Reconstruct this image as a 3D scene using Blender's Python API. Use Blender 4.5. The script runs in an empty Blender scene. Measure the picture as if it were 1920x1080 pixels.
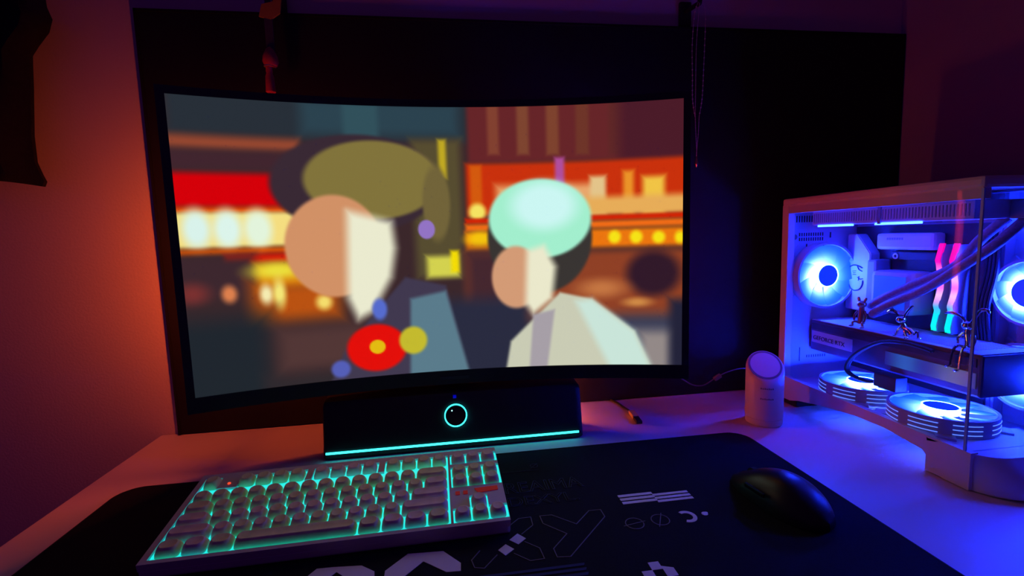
import bpy, bmesh, math, random
from mathutils import Vector, Matrix
sc = bpy.context.scene
col = sc.collection
random.seed(7)
PI = math.pi

# ------------------------------------------------------------------ camera, world, exposure
cd = bpy.data.cameras.new('camera'); cam = bpy.data.objects.new('camera', cd); col.objects.link(cam)
cd.sensor_width = 36.0; cd.lens = 890.5 / 1920 * 36; cd.clip_start = 0.02; cd.clip_end = 50
Rv = Vector((0.9895, -0.1412, -0.0296)); Uv = Vector((0.0439, 0.0994, 0.9941)); Fv = Vector((0.1374, 0.985, -0.1045))
mr = Matrix((Rv, Uv, -Fv)).transposed().to_4x4(); mr.translation = Vector((0, -0.8487, 0.3163))
cam.matrix_world = mr
sc.camera = cam
w = bpy.data.worlds.new('world'); sc.world = w; w.use_nodes = True
w.node_tree.nodes['Background'].inputs[0].default_value = (0.45, 0.06, 1.0, 1)
w.node_tree.nodes['Background'].inputs[1].default_value = 0.038
sc.view_settings.view_transform = 'Standard'; sc.view_settings.look = 'None'
sc.view_settings.exposure = 0.0; sc.view_settings.gamma = 1.0; sc.view_settings.use_curve_mapping = False
sc.cycles.use_denoising = True
sc.cycles.max_bounces = 6; sc.cycles.transparent_max_bounces = 12
sc.cycles.sample_clamp_indirect = 12.0
sc.cycles.caustics_reflective = False; sc.cycles.caustics_refractive = False

# ------------------------------------------------------------------ materials
def srgb(r, g, b):
    f = lambda c: c / 12.92 if c <= 0.04045 else ((c + 0.055) / 1.055) ** 2.4
    return (f(r / 255), f(g / 255), f(b / 255))
def mat(name, rgb, rough=0.5, metal=0.0, emit=None, es=0.0, noise=0.06, nscale=40, bump=0.0, bscale=300, spec=0.5):
    m = bpy.data.materials.new(name); m.use_nodes = True
    nt = m.node_tree; b = nt.nodes['Principled BSDF']
    b.inputs['Roughness'].default_value = rough; b.inputs['Metallic'].default_value = metal
    b.inputs['Specular IOR Level'].default_value = spec
    tc = nt.nodes.new('ShaderNodeTexCoord')
    n = nt.nodes.new('ShaderNodeTexNoise'); n.inputs['Scale'].default_value = nscale
    nt.links.new(tc.outputs['Object'], n.inputs['Vector'])
    mx = nt.nodes.new('ShaderNodeMix'); mx.data_type = 'RGBA'
    mx.inputs[6].default_value = (*[c * (1 - noise) for c in rgb], 1); mx.inputs[7].default_value = (*[min(1, c * (1 + noise)) for c in rgb], 1)
    nt.links.new(n.outputs['Fac'], mx.inputs[0]); nt.links.new(mx.outputs[2], b.inputs['Base Color'])
    if bump:
        n2 = nt.nodes.new('ShaderNodeTexNoise'); n2.inputs['Scale'].default_value = bscale
        nt.links.new(tc.outputs['Object'], n2.inputs['Vector'])
        bp = nt.nodes.new('ShaderNodeBump'); bp.inputs['Strength'].default_value = bump; bp.inputs['Distance'].default_value = 0.002
        nt.links.new(n2.outputs['Fac'], bp.inputs['Height']); nt.links.new(bp.outputs[0], b.inputs['Normal'])
    if emit:
        b.inputs['Emission Color'].default_value = (*emit, 1); b.inputs['Emission Strength'].default_value = es
    return m
def vcol_emit(name, strength, base=0.0):
    m = bpy.data.materials.new(name); m.use_nodes = True; nt = m.node_tree
    b = nt.nodes['Principled BSDF']; b.inputs['Base Color'].default_value = (base, base, base, 1); b.inputs['Roughness'].default_value = 0.45
    a = nt.nodes.new('ShaderNodeVertexColor'); a.layer_name = 'glow'
    nt.links.new(a.outputs[0], b.inputs['Emission Color']); b.inputs['Emission Strength'].default_value = strength
    return m
def glass(name, tint=(0.9, 0.93, 1.0), refl=0.06):
    m = bpy.data.materials.new(name); m.use_nodes = True; nt = m.node_tree; nt.nodes.clear()
    o = nt.nodes.new('ShaderNodeOutputMaterial'); t = nt.nodes.new('ShaderNodeBsdfTransparent'); t.inputs[0].default_value = (*tint, 1)
    g = nt.nodes.new('ShaderNodeBsdfGlossy'); g.inputs['Roughness'].default_value = 0.03
    lw = nt.nodes.new('ShaderNodeLayerWeight'); pw = nt.nodes.new('ShaderNodeMath'); pw.operation = 'POWER'; pw.inputs[1].default_value = 4.0
    f = nt.nodes.new('ShaderNodeMath'); f.operation = 'MULTIPLY_ADD'; f.inputs[1].default_value = 0.45; f.inputs[2].default_value = 0.008
    nt.links.new(lw.outputs['Facing'], pw.inputs[0]); nt.links.new(pw.outputs[0], f.inputs[0])
    mx = nt.nodes.new('ShaderNodeMixShader')
    nt.links.new(f.outputs[0], mx.inputs[0]); nt.links.new(t.outputs[0], mx.inputs[1]); nt.links.new(g.outputs[0], mx.inputs[2]); nt.links.new(mx.outputs[0], o.inputs[0])
    return m
CY = (0.0, 0.76, 0.70)
M = dict(
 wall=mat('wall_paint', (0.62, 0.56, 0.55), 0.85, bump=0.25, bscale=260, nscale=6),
 floor=mat('floor_laminate', (0.16, 0.12, 0.1), 0.5, nscale=8, noise=0.2),
 board=mat('black_board', (0.008, 0.008, 0.011), 0.75, nscale=30, noise=0.2, spec=0.3),
 trim=mat('board_edge', (0.012, 0.012, 0.014), 0.8, spec=0.1),
 desk=mat('desk_white', (0.72, 0.70, 0.72), 0.42, nscale=12, noise=0.03, spec=0.35),
 steel=mat('desk_leg_metal', (0.05, 0.05, 0.055), 0.4, metal=0.6),
 mat=mat('mat_cloth', (0.010, 0.011, 0.018), 0.9, nscale=500, noise=0.35, bump=0.15, bscale=1500, spec=0.15),
 matedge=mat('mat_stitching', (0.014, 0.014, 0.02), 0.8),
 print=mat('mat_white_print', (0.85, 0.85, 0.92), 0.85, spec=0.1),
 dimprint=mat('mat_grey_print', (0.22, 0.22, 0.26), 0.85, spec=0.1),
 faint=mat('mat_faint_print', (0.06, 0.075, 0.11), 0.85, spec=0.1),
 blackpl=mat('black_plastic', (0.012, 0.012, 0.014), 0.45, noise=0.15),
 gloss=mat('gloss_black_plastic', (0.010, 0.010, 0.013), 0.28),
 bezel=mat('monitor_bezel', (0.014, 0.014, 0.016), 0.4),
 bar=mat('soundbar_shell', (0.012, 0.013, 0.018), 0.5, nscale=200, noise=0.2, bump=0.1, bscale=900),
 cyan=mat('cyan_light', (0.1, 0.5, 0.5), 0.5, emit=(0.035, 0.85, 0.80), es=3.2),
 cyandot=mat('cyan_dot', (0.1, 0.5, 0.5), 0.5, emit=(0.3, 1.0, 0.9), es=4),
 blueled=mat('blue_led', (0.02, 0.02, 0.2), 0.5, emit=(0.0, 0.0, 1.0), es=0.35),
 plate=mat('keyboard_glow_plate', (0.5, 0.5, 0.5), 0.5, emit=CY, es=1.1),
 kcase=mat('keyboard_case', (0.62, 0.56, 0.66), 0.55, nscale=60),
 kcap=mat('keycap_cream_green', (0.80, 0.82, 0.52), 0.55, nscale=90, noise=0.25),
 kpink=mat('keycap_cream_pink', (0.86, 0.66, 0.66), 0.55, nscale=90, noise=0.25),
 klegend=mat('keycap_legend', (0.10, 0.08, 0.07), 0.6),
 redlegend=mat('keycap_legend_red', (0.3, 0.02, 0.02), 0.6),
 redled=mat('red_led', (0.3, 0.02, 0.01), 0.5, emit=(1.0, 0.06, 0.02), es=1.5),
 reddim=mat('red_badge', (0.42, 0.02, 0.02), 0.5, emit=(1.0, 0.02, 0.02), es=0.10),
 mouse=mat('mouse_shell', (0.010, 0.010, 0.014), 0.38, noise=0.1),
 rubber=mat('black_rubber', (0.012, 0.012, 0.014), 0.7),
 white=mat('white_plastic', (0.68, 0.66, 0.68), 0.45, nscale=20, noise=0.03),
 wgroove=mat('grey_groove', (0.20, 0.19, 0.22), 0.6),
 wtext=mat('grey_lettering', (0.22, 0.22, 0.26), 0.6),
 pcwhite=mat('pc_white_steel', (0.66, 0.66, 0.70), 0.42, nscale=25, noise=0.03),
 pcin=mat('pc_inner_white', (0.52, 0.55, 0.66), 0.5, nscale=25, noise=0.05),
 pcmid=mat('pc_grey_blue', (0.28, 0.29, 0.36), 0.45, nscale=40, noise=0.1),
 pcdark=mat('pc_dark', (0.03, 0.032, 0.045), 0.5, nscale=60, noise=0.3),
 glass=glass('pc_glass'),
 glassedge=mat('glass_edge', (0.25, 0.55, 0.95), 0.35),  # blue of the bright lit edge put into the base colour
 sleeve=mat('tube_sleeve', (0.30, 0.27, 0.40), 0.6, nscale=300, noise=0.4, bump=0.3, bscale=900),
 chrome=mat('polished_chrome', (0.78, 0.78, 0.84), 0.12, metal=1.0),
 redfig=mat('copper_figure', (0.55, 0.22, 0.16), 0.3, metal=0.7),
 hubblue=mat('fan_hub', (0.10, 0.16, 0.5), 0.4, emit=(0.0, 0.04, 0.9), es=0.7),
 ring=mat('fan_light_ring', (0.7, 0.8, 1), 0.4, emit=(0.006, 0.024, 1.0), es=800),
 cardbody=mat('card_body', (0.10, 0.10, 0.17), 0.45, nscale=40, noise=0.1),
 orange3=mat('orange_led_small', (0.5, 0.2, 0.1), 0.5, emit=(1.0, 0.14, 0.025), es=115),
 wall_shaded=mat('wall_paint_shaded', (0.40, 0.34, 0.52), 0.85, bump=0.25, bscale=260, nscale=6),  # same wall paint, the side wall's dim purple light put into its colour
 added_blue=mat('added_blue_glow', (0.3, 0.4, 1), 0.4, emit=(0.008, 0.03, 1.0), es=50),  # added blue source that brightens the case interior
 fanline=mat('fan_light_line', (0.5, 0.6, 1), 0.4, emit=(0.10, 0.22, 1.0), es=1.5),
 orange=mat('orange_led', (0.5, 0.2, 0.1), 0.5, emit=(1.0, 0.10, 0.012), es=60),
 orange2=mat('orange_led_dim', (0.5, 0.2, 0.1), 0.5, emit=(1.0, 0.04, 0.04), es=20),
 cloth=mat('dark_cloth', (0.016, 0.014, 0.018), 0.95, nscale=120, noise=0.3, bump=0.3, bscale=500, spec=0.1),
 yellow=mat('yellow_tab', (0.50, 0.30, 0.02), 0.6),
 redtas=mat('red_tassel', (0.42, 0.03, 0.06), 0.7, nscale=200, noise=0.3),
 strap=mat('dark_strap', (0.05, 0.04, 0.05), 0.7),
 silver=mat('silver_chain', (0.8, 0.55, 0.62), 0.4, metal=0.6),  # silver with the pinkish light on it put into the base colour
 copper=mat('copper_pendant', (0.85, 0.42, 0.3), 0.25, metal=1.0),
 wire=mat('grey_wire', (0.16, 0.15, 0.20), 0.5),
 usbmetal=mat('plug_metal', (0.6, 0.5, 0.4), 0.3, metal=0.8),
 usbpl=mat('usb_orange_lit', (0.62, 0.42, 0.20), 0.5),  # whitish plug, the orange glow on it painted into the base colour
)
GLOW = vcol_emit('screen_picture', 0.95); RAMGLOW = vcol_emit('ram_light', 1.3); BLADE = vcol_emit('fan_blade_glow', 1.0, 0.25)
GPUGLOW = vcol_emit('graphics_card_light', 1.0, 0.1)

# ------------------------------------------------------------------ mesh helpers
def link(name, bm, m, parent=None, smooth=False):
    me = bpy.data.meshes.new(name); bmesh.ops.recalc_face_normals(bm, faces=bm.faces)
    bm.to_mesh(me); bm.free()
    o = bpy.data.objects.new(name, me); col.objects.link(o)
    if m: me.materials.append(m)
    if smooth:
        for p in me.polygons: p.use_smooth = True
        me.set_sharp_from_angle(angle=math.radians(38))
    if parent: o.parent = parent
    return o
def empty(name, loc=(0, 0, 0), rot=(0, 0, 0)):
    o = bpy.data.objects.new(name, None); col.objects.link(o); o.location = loc; o.rotation_euler = rot; o.empty_display_size = 0.02
    return o
def tag(o, label=None, cat=None, group=None, kind=None):
    if label: o['label'] = label
    if cat: o['category'] = cat
    if group: o['group'] = group
    if kind: o['kind'] = kind
    return o
def box(bm, x0, x1, y0, y1, z0, z1, bev=0.0, seg=2, mtx=None):
    r = bmesh.ops.create_cube(bm, size=1)
    vs = r['verts']
    for v in vs: v.co = Vector((x0 + (v.co.x + .5) * (x1 - x0), y0 + (v.co.y + .5) * (y1 - y0), z0 + (v.co.z + .5) * (z1 - z0)))
    if bev > 0:
        es = list({e for v in vs for e in v.link_edges})
        g = bmesh.ops.bevel(bm, geom=es, offset=bev, segments=seg, profile=0.6, affect='EDGES')
        vs = list({v for f in g['faces'] for v in f.verts} | {v for v in vs if v.is_valid})
    if mtx:
        for v in vs: v.co = mtx @ v.co
    return vs
def bx(*a, **k):
    bm = bmesh.new(); box(bm, *a, **k); return bm
def cyl(bm, c, r, h, axis='z', n=32, r2=None):
    rot = {'z': Matrix(), 'x': Matrix.Rotation(PI / 2, 4, 'Y'), 'y': Matrix.Rotation(-PI / 2, 4, 'X')}[axis]
    g = bmesh.ops.create_cone(bm, cap_ends=True, segments=n, radius1=r, radius2=r if r2 is None else r2, depth=h, matrix=Matrix.Translation(c) @ rot)
    return g['verts']
def ringm(bm, c, ro, ri, h, axis='z', n=48):
    vs = []
    for i in range(n):
        a = 2 * PI * i / n; q = []
        for rr, hh in ((ri, -h / 2), (ro, -h / 2), (ro, h / 2), (ri, h / 2)):
            p = (rr * math.cos(a), rr * math.sin(a), hh)
            if axis == 'x': p = (p[2], p[0], p[1])
            if axis == 'y': p = (p[0], p[2], p[1])
            q.append(bm.verts.new(Vector(p) + Vector(c)))
        vs.append(q)
    for i in range(n):
        for k in range(4):
            bm.faces.new((vs[i][k], vs[i][(k + 1) % 4], vs[(i + 1) % n][(k + 1) % 4], vs[(i + 1) % n][k]))
def spline(pts, n=8):
    P = [Vector(p) for p in pts]; out = []
    for i in range(len(P) - 1):
        p0 = P[max(i - 1, 0)]; p1 = P[i]; p2 = P[i + 1]; p3 = P[min(i + 2, len(P) - 1)]
        for k in range(n):
            t = k / n
            out.append(0.5 * ((2 * p1) + (p2 - p0) * t + (2 * p0 - 5 * p1 + 4 * p2 - p3) * t * t + (3 * p1 - p0 - 3 * p2 + p3) * t ** 3))
    out.append(P[-1]); return out
def tube(bm, pts, r, n=10, smooth=True, closed=False, k=8):
    pts = spline(pts, k) if smooth else [Vector(p) for p in pts]
    rr = r if callable(r) else (lambda t: r)
    rings = []; up = None
    for i, p in enumerate(pts):
        d = (pts[min(i + 1, len(pts) - 1)] - pts[max(i - 1, 0)]).normalized()
        if up is None: up = Vector((0, 0, 1)) if abs(d.z) < 0.9 else Vector((1, 0, 0))
        s = d.cross(up).normalized(); up = s.cross(d).normalized()
        rad = rr(i / max(1, len(pts) - 1))
        rings.append([bm.verts.new(p + (s * math.cos(2 * PI * j / n) + up * math.sin(2 * PI * j / n)) * rad) for j in range(n)])
    for i in range(len(rings) - 1):
        for j in range(n): bm.faces.new((rings[i][j], rings[i][(j + 1) % n], rings[i + 1][(j + 1) % n], rings[i + 1][j]))
    bm.faces.new(rings[0]); bm.faces.new(rings[-1][::-1])
def lathe(bm, prof, c=(0, 0, 0), n=40):
    rings = [[bm.verts.new((c[0] + r * math.cos(2 * PI * j / n), c[1] + r * math.sin(2 * PI * j / n), c[2] + z)) for j in range(n)] for r, z in prof]
    for i in range(len(rings) - 1):
        for j in range(n): bm.faces.new((rings[i][j], rings[i][(j + 1) % n], rings[i + 1][(j + 1) % n], rings[i + 1][j]))
    bm.faces.new(rings[0][::-1]); bm.faces.new(rings[-1])
def ball(bm, c, rx, ry=None, rz=None, n=16):
    ry = ry or rx; rz = rz or rx
    bmesh.ops.create_uvsphere(bm, u_segments=n, v_segments=n // 2 + 2, radius=1, matrix=Matrix.Translation(c) @ Matrix.Diagonal((rx, ry, rz, 1)))
def prism(bm, pts, z0, z1, mtx=None):
    a = [bm.verts.new((x, y, z0)) for x, y in pts]; b = [bm.verts.new((x, y, z1)) for x, y in pts]
    n = len(pts)
    bm.faces.new(a[::-1]); bm.faces.new(b)
    for i in range(n): bm.faces.new((a[i], a[(i + 1) % n], b[(i + 1) % n], b[i]))
    if mtx:
        for v in a + b: v.co = mtx @ v.co
def rrect(x0, x1, y0, y1, r, n=8):
    out = []
    for cx, cy, a0 in ((x1 - r, y1 - r, 0), (x0 + r, y1 - r, PI / 2), (x0 + r, y0 + r, PI), (x1 - r, y0 + r, 1.5 * PI)):
        for i in range(n + 1):
            a = a0 + PI / 2 * i / n; out.append((cx + r * math.cos(a), cy + r * math.sin(a)))
    return out
def lines2d(bm, pts, wd, z0, z1, closed=False):
    P = [Vector(p) for p in pts]; n = len(P)
    for i in range(n if closed else n - 1):
        a, b = P[i], P[(i + 1) % n]; d = (b - a).normalized(); s = Vector((-d.y, d.x)) * wd / 2; e = d * wd * .35
        prism(bm, [tuple(a - e - s), tuple(b + e - s), tuple(b + e + s), tuple(a - e + s)], z0, z1 + (i % 3) * .00004)
def text(name, s, size, m, parent, mtx, ext=0.0003, outline=False, shear=0.0):
    cu = bpy.data.curves.new(name, 'FONT'); cu.body = s; cu.size = size; cu.extrude = ext; cu.shear = shear
    if outline: cu.fill_mode = 'NONE'; cu.bevel_depth = size * 0.018; cu.extrude = 0
    t = bpy.data.objects.new(name + '_tmp', cu); col.objects.link(t)
    dg = bpy.context.evaluated_depsgraph_get(); me = bpy.data.meshes.new_from_object(t.evaluated_get(dg)); me.name = name
    bpy.data.objects.remove(t)
    o = bpy.data.objects.new(name, me); col.objects.link(o); me.materials.clear(); me.materials.append(m)
    me.transform(mtx)
    if parent: o.parent = parent
    return o
def paint(o, fn):
    me = o.data; ca = me.color_attributes.new('glow', 'FLOAT_COLOR', 'POINT')
    buf = []
    for v in me.vertices:
        c = fn(v.co); buf += [c[0], c[1], c[2], 1.0]
    ca.data.foreach_set('color', buf)
def sstep(x):
    x = max(0.0, min(1.0, x)); return x * x * (3 - 2 * x)

# ------------------------------------------------------------------ room shell
def struct(name, bm, m): return tag(link(name, bm, m), kind='structure')
struct('wall_back', bx(-2.2, 1.0, 0.012, 0.11, -0.75, 1.75), M['wall'])
struct('wall_right', bx(0.906, 1.0, -2.2, 0.012, -0.75, 1.75), M['wall_shaded'])
struct('floor', bx(-2.2, 1.0, -2.2, 0.11, -0.80, -0.75), M['floor'])

# ------------------------------------------------------------------ desk
desk = empty('desk', (0.2, -0.33, -0.75)); DI = Matrix.Translation((-0.2, 0.33, 0.75))
tag(desk, 'wide white desk that carries the monitor, keyboard and glowing computer', 'desk')
def child(name, bm, m, root, smooth=False):          # mesh given in world coordinates, stored relative to its thing
    bm.transform(root.matrix_basis.inverted()); return link(name, bm, m, root, smooth)
child('desktop', bx(-0.492, 0.903, -0.66, 0.010, -0.028, 0.0, bev=0.003), M['desk'], desk)
for lx in (-0.45, 0.85):
    for ly in (-0.61, -0.05):
        child('leg', bx(lx - .025, lx + .025, ly - .025, ly + .025, -0.75, -0.028, bev=0.003), M['steel'], desk)

# ------------------------------------------------------------------ black board on the wall
brd = empty('wall_board', (0.222, 0.006, 0.0))
tag(brd, 'huge plain black rectangular board standing on the desk against the wall behind the monitor', 'board')
child('board_surface', bx(-0.456, 0.900, 0.001, 0.0118, 0.002, 0.683), M['board'], brd)
bm = bmesh.new()
box(bm, -0.460, -0.456, -0.001, 0.0118, 0.001, 0.687); box(bm, 0.900, 0.904, -0.001, 0.0118, 0.001, 0.687)
box(bm, -0.460, 0.904, -0.001, 0.0118, 0.683, 0.687)
child('edge_trim', bm, M['trim'], brd)

# ------------------------------------------------------------------ curved monitor
MW, MH, MR = 0.70, 0.3926, 1.1058
mon = empty('curved_monitor', (0.0066, -0.1258, 0.0), (0, 0, -0.007)); MZ = 0.3127
tag(mon, 'large black curved monitor showing a blurred night street picture, in front of the black board', 'monitor')
def cp(x, z, d):
    a = x / MR; return Vector(((MR + d) * math.sin(a), -MR + (MR + d) * math.cos(a), MZ + z))
def curved_slab(bm, x0, x1, z0, z1, d0, d1, n=32, inset=0.0):
    rows = []
    for i in range(n + 1):
        x = x0 + (x1 - x0) * i / n; xb = x * (1 - inset)
        rows.append([bm.verts.new(p) for p in (cp(x, z0, d0), cp(x, z1, d0), cp(xb, z1 - inset * .2, d1), cp(xb, z0 + inset * .2, d1))])
    for i in range(n):
        for k in range(4): bm.faces.new((rows[i][k], rows[i][(k + 1) % 4], rows[i + 1][(k + 1) % 4], rows[i + 1][k]))
    bm.faces.new(rows[0]); bm.faces.new(rows[-1][::-1])
# the picture: soft colour fields in a 1600 x 900 frame
PIC = [
('r',-7,-72,885,112,29,(40,48,56)),
('r',352,-15,849,95,32,(44,68,80)),
('r',478,-5,587,105,16,(50,82,92)),
('r',-21,112,342,150,19,(150,72,48)),
('r',-24,156,337,210,23,(66,38,46)),
('r',-30,221,298,322,16,(218,0,4)),
('r',-38,322,328,341,13,(235,70,0)),
('r',-39,338,320,445,13,(250,226,130)),
('e',45,388,35,57,19,(222,248,240)),
('e',126,390,36,58,19,(225,250,240)),
('e',209,391,38,59,19,(232,250,225)),
('r',-48,449,350,465,13,(235,90,0)),
('r',111,466,381,496,13,(208,30,5)),
('r',-51,472,186,598,32,(62,40,46)),
('r',195,502,408,581,23,(240,160,10)),
('e',253,524,70,27,23,(240,226,60)),
('r',175,564,434,686,42,(190,84,14)),
('e',115,589,20,26,13,(225,130,78)),
('e',217,597,18,30,13,(250,240,180)),
('e',254,596,18,44,13,(250,235,120)),
('e',385,633,23,24,16,(250,225,110)),
('e',18,582,40,29,26,(124,50,48)),
('r',-66,660,217,985,58,(32,39,46)),
('r',240,713,492,853,42,(84,56,54)),
('r',200,871,885,1059,39,(48,42,46)),
('r',690,106,852,569,23,(88,78,48)),
('r',778,106,804,234,10,(196,172,34)),
('r',724,496,834,570,16,(216,214,80)),
('r',806,479,834,553,10,(250,226,0)),
('r',878,-80,1632,183,13,(104,38,40)),
('r',946,-88,984,157,10,(132,66,48)),
('r',1046,-87,1086,159,10,(128,70,48)),
('r',1146,-84,1188,162,10,(128,68,46)),
('r',1246,-80,1290,165,10,(112,54,40)),
('r',1356,-74,1400,170,10,(96,40,38)),
('r',1391,-65,1632,195,32,(76,28,40)),
('r',868,187,1634,364,13,(205,50,8)),
('r',882,192,921,353,10,(216,92,10)),
('e',903,350,29,29,13,(250,232,100)),
('r',970,262,1334,364,23,(238,170,110)),
('r',1173,172,1205,261,10,(180,80,160)),
('r',1292,239,1345,369,13,(232,200,140)),
('r',1404,225,1439,373,13,(240,150,40)),
('r',1469,247,1541,376,16,(246,200,70)),
('r',1281,309,1634,374,19,(236,176,90)),
('r',860,371,1634,389,8,(214,36,0)),
('r',860,391,1634,415,10,(244,110,20)),
('r',859,419,1635,483,13,(240,120,10)),
('e',1374,448,21,22,10,(250,230,20)),
('e',1447,450,21,22,10,(250,230,20)),
('e',1522,453,21,21,10,(250,230,20)),
('e',1592,455,17,21,10,(250,230,20)),
('e',909,442,47,25,16,(250,200,10)),
('r',856,493,1637,738,26,(146,66,36)),
('r',856,483,1012,689,39,(70,40,46)),
('e',1504,577,89,78,26,(50,26,40)),
('e',1328,626,74,30,26,(200,120,66)),
('e',1450,677,43,15,13,(210,140,70)),
('r',681,649,1077,1094,39,(42,44,64)),
('r',1087,721,1641,1111,39,(64,66,88)),
('r',1459,779,1577,932,32,(150,140,138)),
('r',1558,667,1641,1105,26,(36,36,58)),
('e',515,250,266,158,8,(58,42,52)),
('e',563,238,216,128,8,(132,118,60)),
('e',765,318,46,125,8,(116,102,58)),
('e',430,452,151,167,8,(214,148,104)),
('p',[(473,336),(615,374),(623,464),(605,562),(538,677),(488,701),(459,627)],23,(240,240,212)),
('p',[(445,789),(649,564),(785,598),(806,702),(873,1005),(367,955)],8,(66,58,80)),
('p',[(663,639),(784,617),(878,1005),(646,987)],10,(92,126,142)),
('e',544,801,98,81,8,(232,14,4)),
('e',545,798,26,24,3,(232,190,14)),
('e',665,784,47,48,8,(200,190,46)),
('e',559,669,24,36,8,(88,110,210)),
('e',423,864,30,29,8,(86,96,186)),
('e',728,404,28,32,3,(150,118,200)),
('e',1116,442,181,196,8,(58,54,50)),
('e',1118,378,177,136,8,(166,244,210)),
('e',1133,334,110,80,32,(208,252,248)),
('e',1030,579,85,109,8,(216,158,120)),
('p',[(1070,487),(1130,470),(1170,546),(1156,659),(1087,714),(1061,675)],19,(240,238,208)),
('p',[(968,1001),(1005,807),(1183,637),(1294,663),(1441,779),(1541,1009)],8,(206,208,184)),
('p',[(1238,671),(1294,663),(1441,779),(1541,1009),(1403,1011)],19,(206,234,222)),
('p',[(1060,1005),(1087,714),(1163,697),(1118,1007)],8,(170,162,170))]
def field(s, X, Y):
    if s[0] == 'r':
        d = min(X - s[1], s[3] - X, Y - s[2], s[4] - Y); so = s[5]
    elif s[0] == 'e':
        rx, ry = max(1, s[3]), max(1, s[4]); q = math.hypot((X - s[1]) / rx, (Y - s[2]) / ry)
        d = (1 - q) * min(rx, ry); so = s[5]
    else:
        P = s[1]; so = s[2]; inside = False; dm = 1e9; n = len(P)
        for i in range(n):
            x1, y1 = P[i]; x2, y2 = P[(i + 1) % n]
            if (y1 > Y) != (y2 > Y) and X < (x2 - x1) * (Y - y1) / (y2 - y1) + x1: inside = not inside
            dx, dy = x2 - x1, y2 - y1; t = max(0, min(1, ((X - x1) * dx + (Y - y1) * dy) / (dx * dx + dy * dy)))
            dm = min(dm, math.hypot(X - x1 - t * dx, Y - y1 - t * dy))
        d = dm if inside else -dm
    return sstep(d / max(1, so) / 2 + 0.5)
def picture(X, Y):
    c = [60.0, 40.0, 42.0]
    for s in PIC:
        if s[0] == 'r' and not (s[1] - s[5] <= X <= s[3] + s[5] and s[2] - s[5] <= Y <= s[4] + s[5]): continue
        if s[0] == 'e' and (abs(X - s[1]) > s[3] * 1.6 + s[5] * 2 or abs(Y - s[2]) > s[4] * 1.6 + s[5] * 2): continue
        a = field(s, X, Y)
        if a > 0: k = s[-1]; c = [c[i] * (1 - a) + k[i] * a for i in range(3)]
    return srgb(*c)
NX, NY = 400, 225
bm = bmesh.new(); cols = []
g = []
for j in range(NY + 1):
    r = []
    for i in range(NX + 1):
        r.append(bm.verts.new(cp((i / NX - .5) * MW, (.5 - j / NY) * MH, -0.0002))); cols += [*picture(i / NX * 1600, j / NY * 900), 1.0]
    g.append(r)
for j in range(NY):
    for i in range(NX): bm.faces.new((g[j][i], g[j][i + 1], g[j + 1][i + 1], g[j + 1][i]))
scr = link('screen', bm, GLOW, mon, smooth=False)
scr.data.color_attributes.new('glow', 'FLOAT_COLOR', 'POINT').data.foreach_set('color', cols)
for p in scr.data.polygons: p.use_smooth = True
bm = bmesh.new()
curved_slab(bm, -MW / 2 - .010, MW / 2 + .010, MH / 2, MH / 2 + .010, -.0018, .012)
curved_slab(bm, -MW / 2 - .010, MW / 2 + .010, -MH / 2 - .021, -MH / 2, -.0028, .012)
curved_slab(bm, -MW / 2 - .010, -MW / 2, -MH / 2, MH / 2, -.0018, .012, n=1)
curved_slab(bm, MW / 2, MW / 2 + .010, -MH / 2, MH / 2, -.0018, .012, n=1)
link('bezel', bm, M['bezel'], mon)
bm = bmesh.new(); curved_slab(bm, -MW / 2 - .008, MW / 2 + .008, -MH / 2 - .019, MH / 2 + .008, .0005, .022, inset=.03)
link('back_cover', bm, M['blackpl'], mon)
bm = bmesh.new()
q = cp(0.0, -MH / 2 - .011, -.0032); box(bm, q.x - .022, q.x + .022, q.y - .0004, q.y + .001, q.z - .0025, q.z + .0025, bev=.0003)
link('bezel_badge', bm, mat('badge_grey', (0.03, 0.04, 0.04), 0.4), mon)
bm = bmesh.new(); box(bm, -.03, .03, .062, .085, .010, .36, bev=.006); box(bm, -.05, .05, .021, .064, .26, .36, bev=.006); link('stand_neck', bm, M['blackpl'], mon)
bm = bmesh.new(); prism(bm, rrect(-.12, .12, .052, .120, .02), 0.0, .012); link('stand_base', bm, M['blackpl'], mon)
bm = bmesh.new(); box(bm, .120, .150, .068, .084, .001, .010); link('light_arm', bm, M['blackpl'], mon)
bm = bmesh.new(); box(bm, .132, .150, .0725, .090, .010, .034); tag(link('led_strip', bm, M['orange3'], mon), 'small orange light behind the soundbar')
for sx, dx, za, zb, hw, mm in ((-1, .335, -.16, .10, .005, 'orange'), (1, .335, -.15, .10, .0025, 'orange2'), ):
    bm = bmesh.new(); q = cp(sx * dx, 0, .028); box(bm, q.x - hw, q.x + hw, q.y - .003, q.y + .004, MZ + za, MZ + zb)
    tag(link('led_strip', bm, M[mm], mon), 'glowing orange light strip on the back')

# ------------------------------------------------------------------ soundbar
sb = empty('soundbar', (0.006, -0.115, 0.0), (0, 0, 0.004))
tag(sb, 'long black soundbar with a cyan light strip and round cyan ring, below the monitor', 'soundbar')
prof = [(-.148, .0008), (-.152, .004), (-.151, .016), (-.1485, .022), (-.139, .076), (-.134, .083), (-.100, .086), (-.082, .078), (-.078, .03), (-.080, .0008)]
bm = bmesh.new(); rings = []
for x, s in ((-.1945, .86), (-.1925, .96), (-.188, 1.0), (.188, 1.0), (.1945, .98), (.1975, .90)):
    rings.append([bm.verts.new((x, -.115 + (y + .115) * s + .115, .0008 + (z - .0008) * (s * .5 + .5))) for y, z in prof])
for i in range(len(rings) - 1):
    for j in range(len(prof)): bm.faces.new((rings[i][j], rings[i][(j + 1) % len(prof)], rings[i + 1][(j + 1) % len(prof)], rings[i + 1][j]))
bm.faces.new(rings[0]); bm.faces.new(rings[-1][::-1])
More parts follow.
